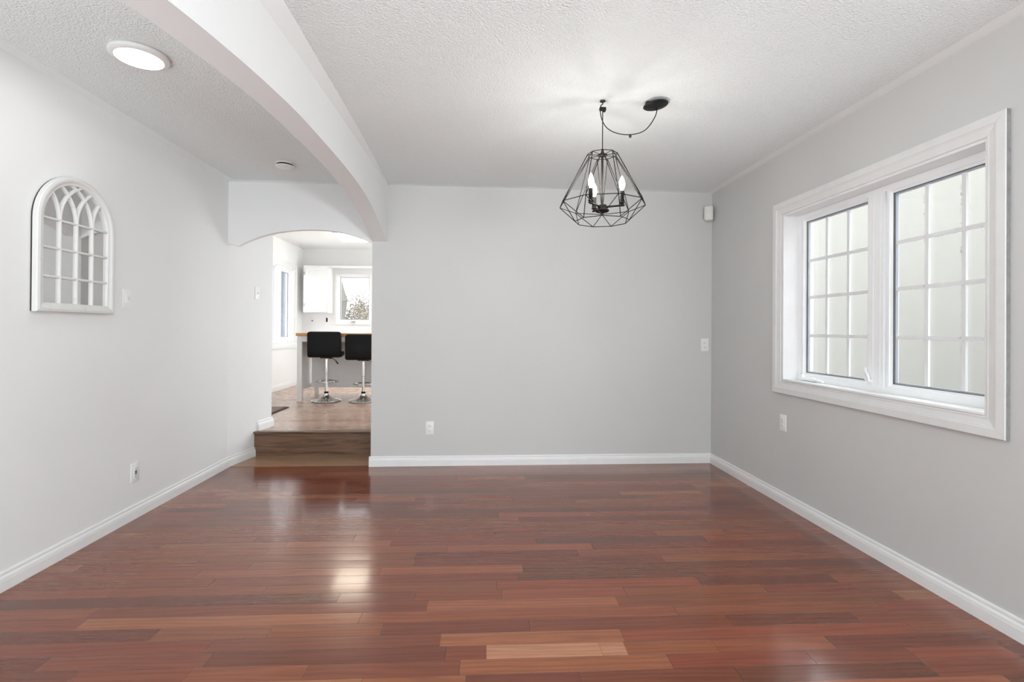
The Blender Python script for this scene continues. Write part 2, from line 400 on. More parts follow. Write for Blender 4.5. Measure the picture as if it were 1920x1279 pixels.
w = MB(); w.box(1.0, 1.1, 4.93, 6.05, 0, CK+.02); w.box(1.0, 1.1, 8.25, YK+.1, 0, CK+.02); w.box(1.0, 1.1, 6.05, 8.25, 0, .42); w.box(1.0, 1.1, 6.05, 8.25, 2.38, CK+.02)
struct(w.build('wall_kitchen_right', 'kitchen_wall'))
w = MB(); w.box(XK, P1[0]-.10, 4.93, 5.05, 0, CK+.02); w.box(XA, XA+.12, YB+.12, 5.05, 0, CK+.02); w.box(XA+.12, 1.0, 4.93, 5.05, 0, CK+.02)
struct(w.build('wall_kitchen_front', 'kitchen_wall'))

# ---------------------------------------------------------------- baseboards and ceiling beads
BBH = 0.0866
bprof = [(0, 0), (.015, 0), (.015, .047), (.0145, .049), (.0135, .050), (.0142, .052), (.0128, .060), (.0095, .067), (.0078, .070), (.0085, .0715), (.0085, .079), (.0070, .0845), (.003, BBH), (0, BBH)]
def sweep(path, prof, z0=0.0, sgn=1):
    """path: list of (x, y, dx, dy); profile offset runs along (dx, dy)"""
    return MB().loft([[(x+dx*d, y+dy*d, z0+sgn*h) for d, h in prof] for x, y, dx, dy in path])
struct(sweep([(XR, Y0, -1, 0), (XR, YB, -1, -1)], bprof).build('baseboard_right', 'trim'))
struct(sweep([(XR, YB, -1, -1), (XA-.013, YB, 0, -1)], bprof).build('baseboard_back', 'trim'))
dv = Vector((P1[0]-P0[0], P1[1]-P0[1])).normalized(); nx, ny = dv.y, -dv.x
k_ = (4.79-P0[1])/(P1[1]-P0[1]); P_st = (P0[0]+(P1[0]-P0[0])*k_, 4.79)
struct(sweep([(XL, Y0, 1, 0), (XL, P0[1], 1, ny*.5), (P_st[0]+.0, P_st[1], nx, ny)], bprof).build('baseboard_left', 'trim'))
k2 = (4.825-P0[1])/(P1[1]-P0[1]); P_s2 = (P0[0]+(P1[0]-P0[0])*k2, 4.825)
struct(sweep([(P_s2[0], P_s2[1], nx, ny), (P1[0], P1[1], nx+.1, 1.0), (P1[0]-.5, P1[1], 0, 1)], [(d*1.15, h*1.05) for d, h in bprof], ZK).build('baseboard_passage', 'trim'))
struct(sweep([(XK, 5.05, 1, 0), (XK, YK, 1, -1)], [(d, h*1.1) for d, h in bprof], ZK).build('baseboard_kitchen_left', 'trim'))
struct(sweep([(XK, YK, 1, -1), (1.0, YK, 0, -1)], [(d, h*1.1) for d, h in bprof], ZK).build('baseboard_kitchen_back', 'trim'))
def band(wd, drop):      # smooth, slightly drooping border of the textured ceiling
    return [(0, 0), (wd, 0), (wd, .0012), (wd*.8, drop*.25), (wd*.35, drop*.7), (0, drop)]
struct(sweep([(XL, Y0, 1, 0), (XL, YB, 1, -1)], band(.048, .016), C+.001, -1).build('trim_3', 'ceiling_smooth'))
struct(sweep([(XL, YB, 1, -1), (XA, YB, 0, -1)], band(.032, .010), C+.001, -1).build('trim_4', 'ceiling_smooth'))
struct(sweep([(-.775, YB, 0, -1), (XR, YB, -1, -1)], band(.035, .006), C+.001, -1).build('trim_5', 'ceiling_smooth'))
struct(sweep([(XR, YB, -1, -1), (XR, Y0, -1, 0)], band(.055, .012), C+.001, -1).build('trim_6', 'ceiling_smooth'))
struct(sweep([(XK, 5.05, 1, 0), (XK, YK, 1, -1)], band(.04, .012), CK+.001, -1).build('trim_7', 'kitchen_wall'))

# ---------------------------------------------------------------- windows
def rect_sweep(u0, u1, v0, v1, prof, seam=0.0):
    """closed mitred frame: prof = (inset from the outer rectangle, depth n); seam opens the mitres a little"""
    secs = []
    for (u, v, su, sv) in ((u0, v0, 1, 1), (u1, v0, -1, 1), (u1, v1, -1, -1), (u0, v1, 1, -1)):
        secs.append([(u+su*i, v+sv*i, n) for i, n in prof])
    if not seam: return MB().loft(secs, loop=True)
    m = MB()
    for k, (du, dv_) in enumerate(((seam, 0), (0, seam), (-seam, 0), (0, -seam))):
        a = [(u+du, v+dv_, n) for u, v, n in secs[k]]; b2 = [(u-du, v-dv_, n) for u, v, n in secs[(k+1) % 4]]
        m.loft([a, b2])
    return m
def bar_grid(u0, u1, v0, v1, us, vs, wd, n0, n1):
    m = MB()
    for u in us: m.box(u-wd/2, u+wd/2, v0, v1, n0, n1)
    for v in vs: m.box(u0, u1, v-wd/2, v+wd/2, n0-.0006, n1+.0006)
    return m
# frame of reference: u along the wall, v up, n outwards (towards the outdoors)
f_right = lambda p: (XR+p[2], p[0], p[1])
f_kleft = lambda p: (XK-p[2], p[0], p[1])
f_kback = lambda p: (p[0], YK+p[2], p[1])

# window_1: two-light window of the dining room
root = bpy.data.objects.new('window_1', None); COL.objects.link(root); root.location = (XR, (WY0+WY1)/2, WZ0); struct(root)
def part(name, mb, m, fn, parent, rt_=None):
    return mb.xf(fn).build(name, m, parent, (rt_ or root).location)
cas = [(0, .002), (0, -.019), (.002, -.021), (.036, -.021), (.039, -.0185), (.043, -.0185), (.046, -.0165), (.070, -.012), (.076, -.013), (.080, -.012), (.082, -.009), (.082, .002)]
co = part('casing', rect_sweep(WY0-.082, WY1+.093, WZ0-.084, WZ1+.085, [(i*1.02, n) for i, n in cas], .0005), 'casing', f_right, root)
part('casing_edge', MB().box(WY0-.0835, WY0-.0818, WZ0-.0835, WZ1+.0845, -.0165, .0), 'casing_edge', f_right, co)['label'] = 'grey edge of the casing'
part('jamb', rect_sweep(WY0-.004, WY1+.004, WZ0-.004, WZ1+.004, [(0, -.006), (0.016, -.006), (.016, .11), (0, .11)]), 'trim', f_right, root)
part('sill_bead', MB().rbox(WY0+.012, WY1-.012, WZ0+.0, WZ0+.016, -.014, .004, .004), 'trim', f_right, root)
FY0, FY1, FZ0, FZ1 = WY0+.012, WY1-.012, WZ0+.012, WZ1-.012
fr = rect_sweep(FY0, FY1, FZ0, FZ1, [(0, .098), (.030, .098), (.030, .112), (.036, .112), (.036, .17), (0, .17)])
fr.box(2.585, 2.692, FZ0+.02, FZ1-.02, .094, .17); fr.box(2.607, 2.612, FZ0+.03, FZ1-.03, .0925, .096); fr.box(2.655, 2.66, FZ0+.03, FZ1-.03, .0925, .096)
fo = part('frame', fr, 'vinyl', f_right, root)
def sash(u0, u1, v0, v1, us, vs, fn, parent, rt_, n=.118, wd=.030, gw=.020, name='sash'):
    s = part(name, rect_sweep(u0, u1, v0, v1, [(0, n-.014), (wd*.55, n-.014), (wd*.62, n-.008), (wd, n-.004), (wd, n+.03), (0, n+.03)]), 'vinyl', fn, parent, rt_)
    a, b2, c, d = u0+wd, u1-wd, v0+wd, v1-wd
    part('gasket', rect_sweep(a-.004, b2+.004, c-.004, d+.004, [(0, n-.002), (.0062, n-.002), (.0062, n+.002), (0, n+.002)]), 'dark', fn, s, rt_)
    part('spacer', rect_sweep(a-.002, b2+.002, c-.002, d+.002, [(0, n+.004), (.012, n+.004), (.012, n+.018), (0, n+.018)]), plain('grey_spacer', (.42, .45, .50), .35, .3) if 'grey_spacer' not in bpy.data.materials else bpy.data.materials['grey_spacer'], fn, s, rt_)
    if us or vs: part('muntin_grid', bar_grid(a, b2, c, d, us, vs, gw, n+.005, n+.016), 'vinyl', fn, s, rt_)
    part('pane', MB().box(a-.003, b2+.003, c-.003, d+.003, n+.001, n+.003), 'glass', fn, s, rt_)
    part('pane', MB().box(a-.003, b2+.003, c-.003, d+.003, n+.019, n+.021), 'glass', fn, s, rt_)
    return s
vz = (1.163, 1.420, 1.668)
s1 = sash(2.690, 3.288, .882, 1.965, (3.072, 2.885), vz, f_right, root, root)
s2 = sash(1.950, 2.570, .882, 1.965, (2.348, 2.157), vz, f_right, root, root, n=.1135)
# specks of grime along the right sash's grid
sp = MB(); rg_ = random.Random(5)
for u_, n_ in ((2.157, 46), (2.348, 34)):
    for _ in range(n_):
        v_ = rg_.uniform(1.0, 1.9); a_ = u_+.0105+abs(rg_.gauss(0, .004)); r_ = rg_.choice((.0008, .001, .0012, .0018))
        sp.box(a_-r_, a_+r_, v_-r_*1.4, v_+r_*1.4, .1135+.0034, .1135+.0046)
for v_ in vz:
    for _ in range(22):
        u_ = rg_.uniform(2.0, 2.52); b_ = v_-.0105-abs(rg_.gauss(0, .002)); r_ = rg_.choice((.0008, .001, .0012))
        sp.box(u_-r_*1.6, u_+r_*1.6, b_-r_, b_+r_, .1135+.0034, .1135+.0046)
gs = part('grime_specks', sp, plain('grey_grime', (.30, .29, .25), .9), f_right, s2); gs['kind'] = 'stuff'
# folding crank and lock lever of the left casement
lv = MB(); lv.rbox(2.660, 2.690, .905, .925, .082, .098, .004)
lv.tube([(2.672, .915, .086), (2.674, .945, .080), (2.688, .972, .078), (2.696, .985, .084), (2.700, .982, .094)], [.008, .0075, .007, .0065, .006], 8)
lv.tube([(2.694, .985, .086), (2.706, .965, .090), (2.708, .935, .092), (2.704, .915, .094)], .006, 8)
part('lock_lever', lv, 'vinyl', f_right, root)
cr = MB(); cr.rbox(3.12, 3.26, WZ0+.013, WZ0+.038, .075, .10, .008); cr.rbox(3.245, 3.275, WZ0+.03, WZ0+.055, .08, .10, .006)
cr.tube([(3.15, WZ0+.035, .082), (3.10, WZ0+.028, .074), (3.03, WZ0+.024, .070)], [.007, .006, .0075], 8)
part('crank_handle', cr, 'vinyl', f_right, root)

# window_2: kitchen's left wall
root2 = bpy.data.objects.new('window_2', None); COL.objects.link(root2); root2.location = (XK, (KL[0]+KL[1])/2, KL[2]); struct(root2)
part('casing', rect_sweep(KL[0]-.10, KL[1]+.10, KL[2]-.10, KL[3]+.085, [(i*1.15, n) for i, n in cas]), 'trim', f_kleft, root2, root2)
part('frame', rect_sweep(KL[0], KL[1], KL[2], KL[3], [(0, -.004), (.02, -.004), (.02, .03), (.035, .03), (.035, .12), (0, .12)]).box(7.90, 8.03, KL[2]+.01, KL[3]-.01, -.007, .118), 'vinyl', f_kleft, root2, root2)
sash(8.035, 8.565, 1.0, 2.135, (), (), f_kleft, root2, root2, n=.075, wd=.04)
sash(7.415, 7.895, 1.0, 2.135, (), (), f_kleft, root2, root2, n=.075, wd=.04)
cr = MB(); cr.rbox(8.28, 8.40, .985, 1.01, -.004, .03, .006)
cr.tube([(8.38, 1.0, .0), (8.33, .985, -.015), (8.27, .98, -.018)], .007, 8)
part('crank_handle', cr, 'vinyl', f_kleft, root2, root2)
# window_3: kitchen's back wall
root3 = bpy.data.objects.new('window_3', None); COL.objects.link(root3); root3.location = ((KB[0]+KB[1])/2, YK, KB[2]); struct(root3)
part('casing', rect_sweep(KB[0]-.03, KB[1]+.03, KB[2]-.05, KB[3]+.025, [(0, .002), (0, -.02), (.028, -.02), (.03, .002)]), 'trim', f_kback, root3, root3)
part('frame', rect_sweep(KB[0], KB[1], KB[2], KB[3], [(0, -.005), (.010, -.005), (.010, .12), (0, .12)]), 'vinyl', f_kback, root3, root3)
sash(KB[0]+.010, KB[1]-.010, KB[2]+.010, KB[3]-.003, (), (), f_kback, root3, root3, n=.06, wd=.032)
cr = MB(); cr.rbox(-2.235, -2.165, KB[2]+.0, KB[2]+.022, -.03, .02, .006); cr.tube([(-2.2, KB[2]+.015, -.02), (-2.19, KB[2]-.02, -.035), (-2.185, KB[2]-.045, -.035)], .007, 8)
part('crank_handle', cr, plain('steel_crank', (.5, .5, .5), .3, .8), f_kback, root3, root3)

# ---------------------------------------------------------------- chandelier
cx, cy = 0.664, 2.688
az = math.atan2(cx, cy)
def rel(ang, r, z):           # angle measured from the side that faces the camera, clockwise seen from below
    d = az + math.pi + math.radians(-ang)
    return (cx+math.sin(d)*r, cy+math.cos(d)*r, z)
ch = thing('chandelier', 'black geometric wire cage chandelier swagged from a ceiling hook', 'chandelier', (cx, cy, C))
O = ch.location
zt, zm, zb = 2.146, 1.873, 1.782
T = [rel(40*i, .081, zt) for i in range(9)]; Mi = [rel(20+40*i, .236, zm) for i in range(9)]; B = [rel(40*i, .147, zb) for i in range(9)]
cg = MB(); wr = .0022
for ring in (T, Mi, B):
    for i in range(9): cg.cyl(ring[i], ring[(i+1) % 9], wr, seg=6)
for i in range(9):
    cg.cyl(T[i], Mi[i], wr, seg=6); cg.cyl(T[(i+1) % 9], Mi[i], wr, seg=6)
    cg.cyl(B[i], Mi[i], wr, seg=6); cg.cyl(B[(i+1) % 9], Mi[i], wr, seg=6)
    cg.cyl((cx, cy, zt-.004), T[i], wr*.85, seg=6)
cg.lathe([(0, .004), (.026, .004), (.027, 0), (.026, -.004), (0, -.004)], (cx, cy, zt-.004), 24)
cg.build('cage', 'bronze', ch, O)
MB().lathe([(0, .03), (.005, .03), (.007, .018), (.0085, .0), (.0085, -.012), (.006, -.014), (.0052, -.27), (0, -.27)], (cx, cy, zt), 16).build('stem', 'bronze', ch, O)
MB().lathe([(0, .026), (.010, .026), (.020, .0245), (.0245, .022), (.0245, .002), (.030, -.001), (.0375, -.004), (.038, -.010), (.034, -.014), (.020, -.017), (.008, -.018), (.005, -.022), (0, -.023)], (cx, cy, 1.848), 32).build('hub', 'bronze', ch, O)
for ang in (84, -34, -155):
    a0 = rel(ang, .02, 1.860); a1 = rel(ang, .105, 1.864); a2 = rel(ang, .120, 1.864)
    arm = MB().cyl(a0, a2, .0055, seg=10); arm.cyl((a1[0], a1[1], 1.858), (a1[0], a1[1], 1.886), .006, seg=10)
    arm.lathe([(0, 0), (.013, 0), (.0145, .004), (.0125, .009), (0, .009)], (a1[0], a1[1], 1.873), 18)
    ao = arm.build('candle_arm', 'bronze', ch, O)
    MB().lathe([(0, 0), (.0112, 0), (.0118, .003), (.0118, .058), (.0105, .0605), (0, .0605)], (a1[0], a1[1], 1.8815), 18).build('candle_sleeve', 'bronze', ao, O)
    MB().lathe([(0, -.002), (.0075, 0), (.0085, .006), (.0125, .016), (.0158, .028), (.0150, .042), (.0110, .058), (.0055, .072), (.0018, .079), (0, .080)], (a1[0], a1[1], 1.9425), 18).build('bulb', 'bulb', ao, O)
# swag hook, cord and canopy
hk = MB().lathe([(0, 0), (.016, 0), (.0165, -.003), (.012, -.007), (0, -.008)], (cx, cy, C), 20)
hk.tube([(cx, cy, C-.005), (cx, cy, C-.018), (cx-.008, cy, C-.024), (cx-.012, cy, C-.032), (cx-.008, cy, C-.042), (cx+.002, cy, C-.046), (cx+.010, cy, C-.040)], .0032, 8)
hk.build('swag_hook', 'brown_hook', ch, O)
MB().rbox(cx-.018, cx+.018, cy-.010, cy+.010, C-.054, C-.036, .004).rbox(cx+.002, cx+.016, cy-.011, cy+.009, C-.060, C-.05, .003).build('cord_clamp', 'black', ch, O)
def pix(px, py, Y):
    v = fw + r2*((px-960)/F_PX) - u2*((py-639.5-SHIFT)/F_PX)
    return Vector((0, 0, CAM_Z)) + v*(Y/v.y)
cord_px = [(1125.5, 207), (1126.7, 217), (1130, 228), (1137.5, 239.4), (1148.8, 247), (1161, 251), (1173, 252.5), (1184.4, 252.3), (1198.5, 249.5), (1209.8, 243.8), (1219, 234), (1225.7, 223.5), (1230.4, 213.5), (1231.6, 205), (1231.6, 199)]
cp = [tuple(pix(a, b, cy-.004-.012*i/14)) for i, (a, b) in enumerate(cord_px)]
cd = MB().tube(spline(cp, 3), .0026, 8); cd.tube([(cx, cy, C-.05), (cx, cy, zt+.02)], .0026, 8)
cd.build('cord', 'black', ch, O)
q = pix(1181.6, 254.5, cy-.01); MB().rbox(q.x-.0065, q.x+.0065, q.y-.006, q.y+.006, q.z-.010, q.z+.008, .002).build('cord_clip', 'brown_hook', ch, O)
cnx, cny = .957, 2.680
tl = R(6)
def tilt_(p): return (cnx+(p[0]-cnx)*math.cos(tl)+(p[2]-C)*math.sin(tl), p[1], C-.009+(p[0]-cnx)*math.sin(tl)+(p[2]-C)*math.cos(tl))
cano = MB().lathe([(0, 0), (.052, 0), (.060, -.002), (.066, -.006), (.067, -.010), (.064, -.013), (.050, -.019), (.030, -.023), (.010, -.025), (.008, -.032), (0, -.033)], (cnx, cny, C), 40).xf(tilt_).build('canopy', 'black', ch, O)
MB().rbox(cnx-.058, cnx+.03, cny-.012, cny+.012, C-.014, C, .002).build('mounting_bracket', 'brown_hook', cano, O)

# ---------------------------------------------------------------- other ceiling things
lc = (-1.560, 2.398)
cl = thing('ceiling_light', 'round white flush disc light, lit, on the textured hall ceiling', 'ceiling light', (lc[0], lc[1], C))
MB().lathe([(0, 0), (.108, 0), (.116, -.003), (.118, -.010), (.116, -.018), (.108, -.0235), (.094, -.0245), (.0935, -.021), (0, -.021)], (0, 0, 0), 56).build('rim', 'plate', cl)
MB().lathe([(.0925, -.020), (.0925, -.0235), (.060, -.0255), (.03, -.0265), (0, -.0268)], (0, 0, 0), 56).build('diffuser', 'led', cl)
sd = thing('smoke_detector', 'small round white smoke detector near the kitchen archway on the hall ceiling', 'smoke detector', (-1.478, 3.905, C))
MB().lathe([(0, 0), (.068, 0), (.070, -.002), (.070, -.010), (.066, -.0115), (0, -.0115)], seg=40).build('base', 'plate', sd)
MB().lathe([(0, -.020), (.062, -.020), (.066, -.022), (.066, -.030), (.060, -.036), (.040, -.041), (.018, -.042), (0, -.0425)], seg=40).build('cover', 'plate', sd)
MB().lathe([(0, -.011), (.058, -.011), (.058, -.0205), (0, -.0205)], seg=40).build('vent_ring', 'black', sd)
kl = thing('ceiling_light', 'bright square flush lamp on the kitchen ceiling, glimpsed under the archway', 'ceiling light', (-1.86, 7.56, CK))
MB().rbox(-.25, .25, -.24, .24, -.025, 0, .006).build('frame', 'trim', kl)
MB().rbox(-.225, .225, -.215, .215, -.075, -.02, .02, 3).build('diffuser', 'kitchen_lamp', kl)

# ---------------------------------------------------------------- plates on the walls
def frame_fn(c, n):
    """local (u right, v up, n out) -> offset from c; n is the wall's outward direction in XY"""
    n = Vector((n[0], n[1], 0)).normalized(); u = Vector((-n.y, n.x, 0))
    return lambda p: Vector(c) + u*p[0] + Vector((0, 0, p[1])) + n*p[2]
def plate(t, fn, m='plate', w=.070, h=.115):
    MB().rbox(-w/2, w/2, -h/2, h/2, 0, .006, .0025).xf(fn).build('cover_plate', m, t, t.location)
def screw(t, fn, v):
    mb = MB().cyl((0, v, .005), (0, v, .0072), .0032, seg=12); mb.box(-.0026, .0026, v-.0005, v+.0005, .0071, .0075)
    mb.xf(fn).build('screw', 'plate', t, t.location)
def duplex(label, c, n, group=None):
    t = thing('wall_outlet', label, 'outlet', c, 0, group); fn = frame_fn(c, n); plate(t, fn)
    for s in (-1, 1):
        v0 = s*.0195
        rc = MB().rbox(-.0165, .0165, v0-.0135, v0+.0135, .004, .0085, .003).xf(fn).build('receptacle', 'plate', t, t.location)
        sl = MB().box(-.0078, -.0055, v0-.001, v0+.008, .0080, .0089).box(.0055, .0078, v0-.0005, v0+.007, .0080, .0089).cyl((0, v0-.0075, .0080), (0, v0-.0075, .0089), .0028, seg=12)
        sl.xf(fn).build('slots', 'plate_grey', rc, t.location)
    screw(t, fn, 0.0); return t
DG = 'duplex outlets of the dining room'
duplex('white duplex outlet low on the back wall near the kitchen passage', (-.420, YB, .329), (0, -1), DG)
duplex('white duplex outlet at mid height beside the back right corner', (2.034, YB, 1.0635), (0, -1), DG)
duplex('white duplex outlet on the grey right wall below the window', (XR, 3.325, .560), (-1, 0), DG)
# safety outlet on the left wall
c = (XL, 3.268, .287); g = thing('wall_outlet', 'white safety outlet with black buttons low on the left wall', 'outlet', c); fn = frame_fn(c, (1, 0)); plate(g, fn, h=.118, w=.074)
rc = MB().rbox(-.0168, .0168, -.0335, .0335, .004, .0085, .002).xf(fn).build('receptacle', 'plate', g, g.location)
for s in (-1, 1):
    v0 = s*.021
    MB().box(-.0078, -.0052, v0-.001, v0+.008, .0080, .0089).box(.0052, .0078, v0-.0005, v0+.008, .0080, .0089).cyl((0, v0-.0075, .0080), (0, v0-.0075, .0089), .0033, seg=12).xf(fn).build('slots', 'plate_grey', rc, g.location)
    MB().rbox(-.0085, .0085, s*.0052-.0037, s*.0052+.0037, .0075, .0105, .0012).xf(fn).build('button', 'black', rc, g.location)
for v in (-.047, .047): screw(g, fn, v)
# dimmer by the mirror
c = (XL, 3.178, 1.360); sw = thing('light_switch', 'white rocker switch right of the arched mirror', 'light switch', c); fn = frame_fn(c, (1, 0)); plate(sw, fn)
MB().rbox(-.0168, .0168, -.0335, .0335, .004, .0075, .002).xf(fn).build('switch_frame', 'plate', sw, sw.location)
MB().loft([[(-.014, -.024, .006), (.014, -.024, .006), (.014, -.024, .0125), (-.014, -.024, .0125)], [(-.014, .012, .006), (.014, .012, .006), (.014, .012, .0085), (-.014, .012, .0085)]]).xf(fn).build('rocker', 'plate', sw, sw.location)
MB().rbox(.009, .0135, -.012, .012, .008, .0115, .001).xf(fn).build('dimmer_slider', plain('slider_grey', (.45, .45, .45), .4), sw, sw.location)
for v in (-.047, .047): screw(sw, fn, v)
# toggle on the angled wall of the passage
pn = Vector((nx, ny)); k3 = (4.807-P0[1])/(P1[1]-P0[1]); c = (P0[0]+(P1[0]-P0[0])*k3, 4.807, 1.512)
tg = thing('light_switch', 'white toggle switch on the wall inside the kitchen passage', 'light switch', c); fn = frame_fn(c, (nx, ny)); plate(tg, fn)
MB().loft([[(-.005, -.010, .005), (.005, -.010, .005), (.005, .010, .005), (-.005, .010, .005)], [(-.004, -.002, .019), (.004, -.002, .019), (.004, .006, .021), (-.004, .006, .021)]]).xf(fn).build('toggle', 'plate', tg, tg.location)
for v in (-.03, .03): screw(tg, fn, v)
# motion sensor in the corner
ms = thing('motion_sensor', 'small white motion sensor high in the back right corner', 'sensor', (2.046, 4.352, 2.238), R(-35))
pr = []
for i in range(11):
    a = -1+i*.2; pr.append((a*.036, -.022-.016*math.sqrt(max(0, 1-a*a*.85))))
pr += [(.030, .022), (-.030, .022)]
secs = []
for v, s, oy in ((-.062, .82, .004), (-.057, .92, .001), (-.045, 1, 0), (.045, 1, 0), (.060, .96, .001), (.066, .85, .006)):
    secs.append([(x*s, y*s+oy, v) for x, y in pr])
MB().loft(secs, smooth=True).build('housing', plain('ivory_plastic', (.74, .74, .71), .4, var=.01), ms)
MB().loft([[(x*.8, y*1.02-.0004, v) for x, y in pr[1:10]] + [(x*.8, y*1.02+.004, v) for x, y in reversed(pr[1:10])] for v in (-.040, -.008)], smooth=True).build('lens', plain('milky_lens', (.80, .80, .77), .25, var=.01), ms)

# ---------------------------------------------------------------- arched window mirror
my0, my1, mz0, msp = 2.526, 3.036, 1.262, 1.713
mc, mr = (my0+my1)/2, (my1-my0)/2
mi = thing('wall_mirror', 'distressed white arched window-pane mirror hung on the left wall', 'mirror', (XL, mc, mz0))
def dist_paint():
    m, nt, b = mat('distressed_white_paint'); p = pos(nt)
    f = noise(nt, p, 34, 6, .7)
    nt.links.new(ramp(nt, f, [(.24, (.32, .30, .27)), (.31, (.60, .59, .57)), (.40, (.70, .695, .68))]), b.inputs['Base Color'])
    b.inputs['Roughness'].default_value = .6; bump(nt, noise(nt, p, 60, 4), .25, .002, b); return m
M['distress'] = dist_paint()
def outline(ins):
    pts = [(my0+ins, mz0+ins), (my1-ins, mz0+ins)]
    for i in range(33):
        a = math.pi*i/32; pts.append((mc+(mr-ins)*math.cos(a), msp+(mr-ins)*math.sin(a)))
    return pts
prof = [(0, .009), (0, .028), (.003, .033), (.014, .036), (.024, .034), (.030, .029), (.036, .026), (.043, .025), (.045, .022), (.045, .005), (.030, .009)]
rings = [[(XL+d, u, v) for u, v in outline(i)] for i, d in prof]
MB().loft(rings, loop=True, smooth=False).build('frame', 'distress', mi, mi.location)
MB().loft([[(XL+d, u, v) for u, v in outline(.002)] for d in (0, .0092)]).build('backing', plain('dark_brown_backing', (.05, .04, .033), .8), mi, mi.location)
poly = outline(.040)
MB().loft([[(XL+.0092, u, v) for u, v in poly], [(XL+.0115, u, v) for u, v in poly]]).build('mirror_glass', 'mirror', mi, mi.location)
ir = mr-.043; iy0, iy1 = mc-ir, mc+ir
mt = MB(); us = [iy0+(iy1-iy0)*k/4 for k in (1, 2, 3)]
def flatbar(pts, wd, x0, x1):
    """ribbon of constant width along a polyline in (u, v)"""
    s = []
    for i, p in enumerate(pts):
        a = pts[max(i-1, 0)]; b2 = pts[min(i+1, len(pts)-1)]
        d = Vector((b2[0]-a[0], b2[1]-a[1])).normalized(); n = Vector((-d.y, d.x))*wd/2
        s.append([(x0, p[0]-n.x, p[1]-n.y), (x1-.003, p[0]-n.x, p[1]-n.y), (x1, p[0]-n.x*.5, p[1]-n.y*.5), (x1, p[0]+n.x*.5, p[1]+n.y*.5), (x1-.003, p[0]+n.x, p[1]+n.y), (x0, p[0]+n.x, p[1]+n.y)])
    return MB().loft(s)
def merge(a, b2): a.add(b2.v, b2.f); return a
zsp = 1.724
for u in us: merge(mt, flatbar([(u, mz0+.03), (u, zsp)], .013, XL+.0115, XL+.0225))
for v in (1.437, 1.580, zsp): merge(mt, flatbar([(iy0-.006, v), (iy1+.006, v)], .012, XL+.0115, XL+.022))
for u in us:
    for s in (-1, 1):
        pts = []
        for i in range(40):
            a = i*R(2.4); yy = u+s*ir-s*ir*math.cos(a); zz = zsp+ir*math.sin(a)
            if (yy-mc)**2+(max(zz, msp)-msp)**2 > (ir+.004)**2: break
            pts.append((yy, zz))
        if len(pts) > 1: merge(mt, flatbar(pts, .0125, XL+.0115, XL+.0218+.0005*s))
mt.build('muntin_grid', 'distress', mi, mi.location)

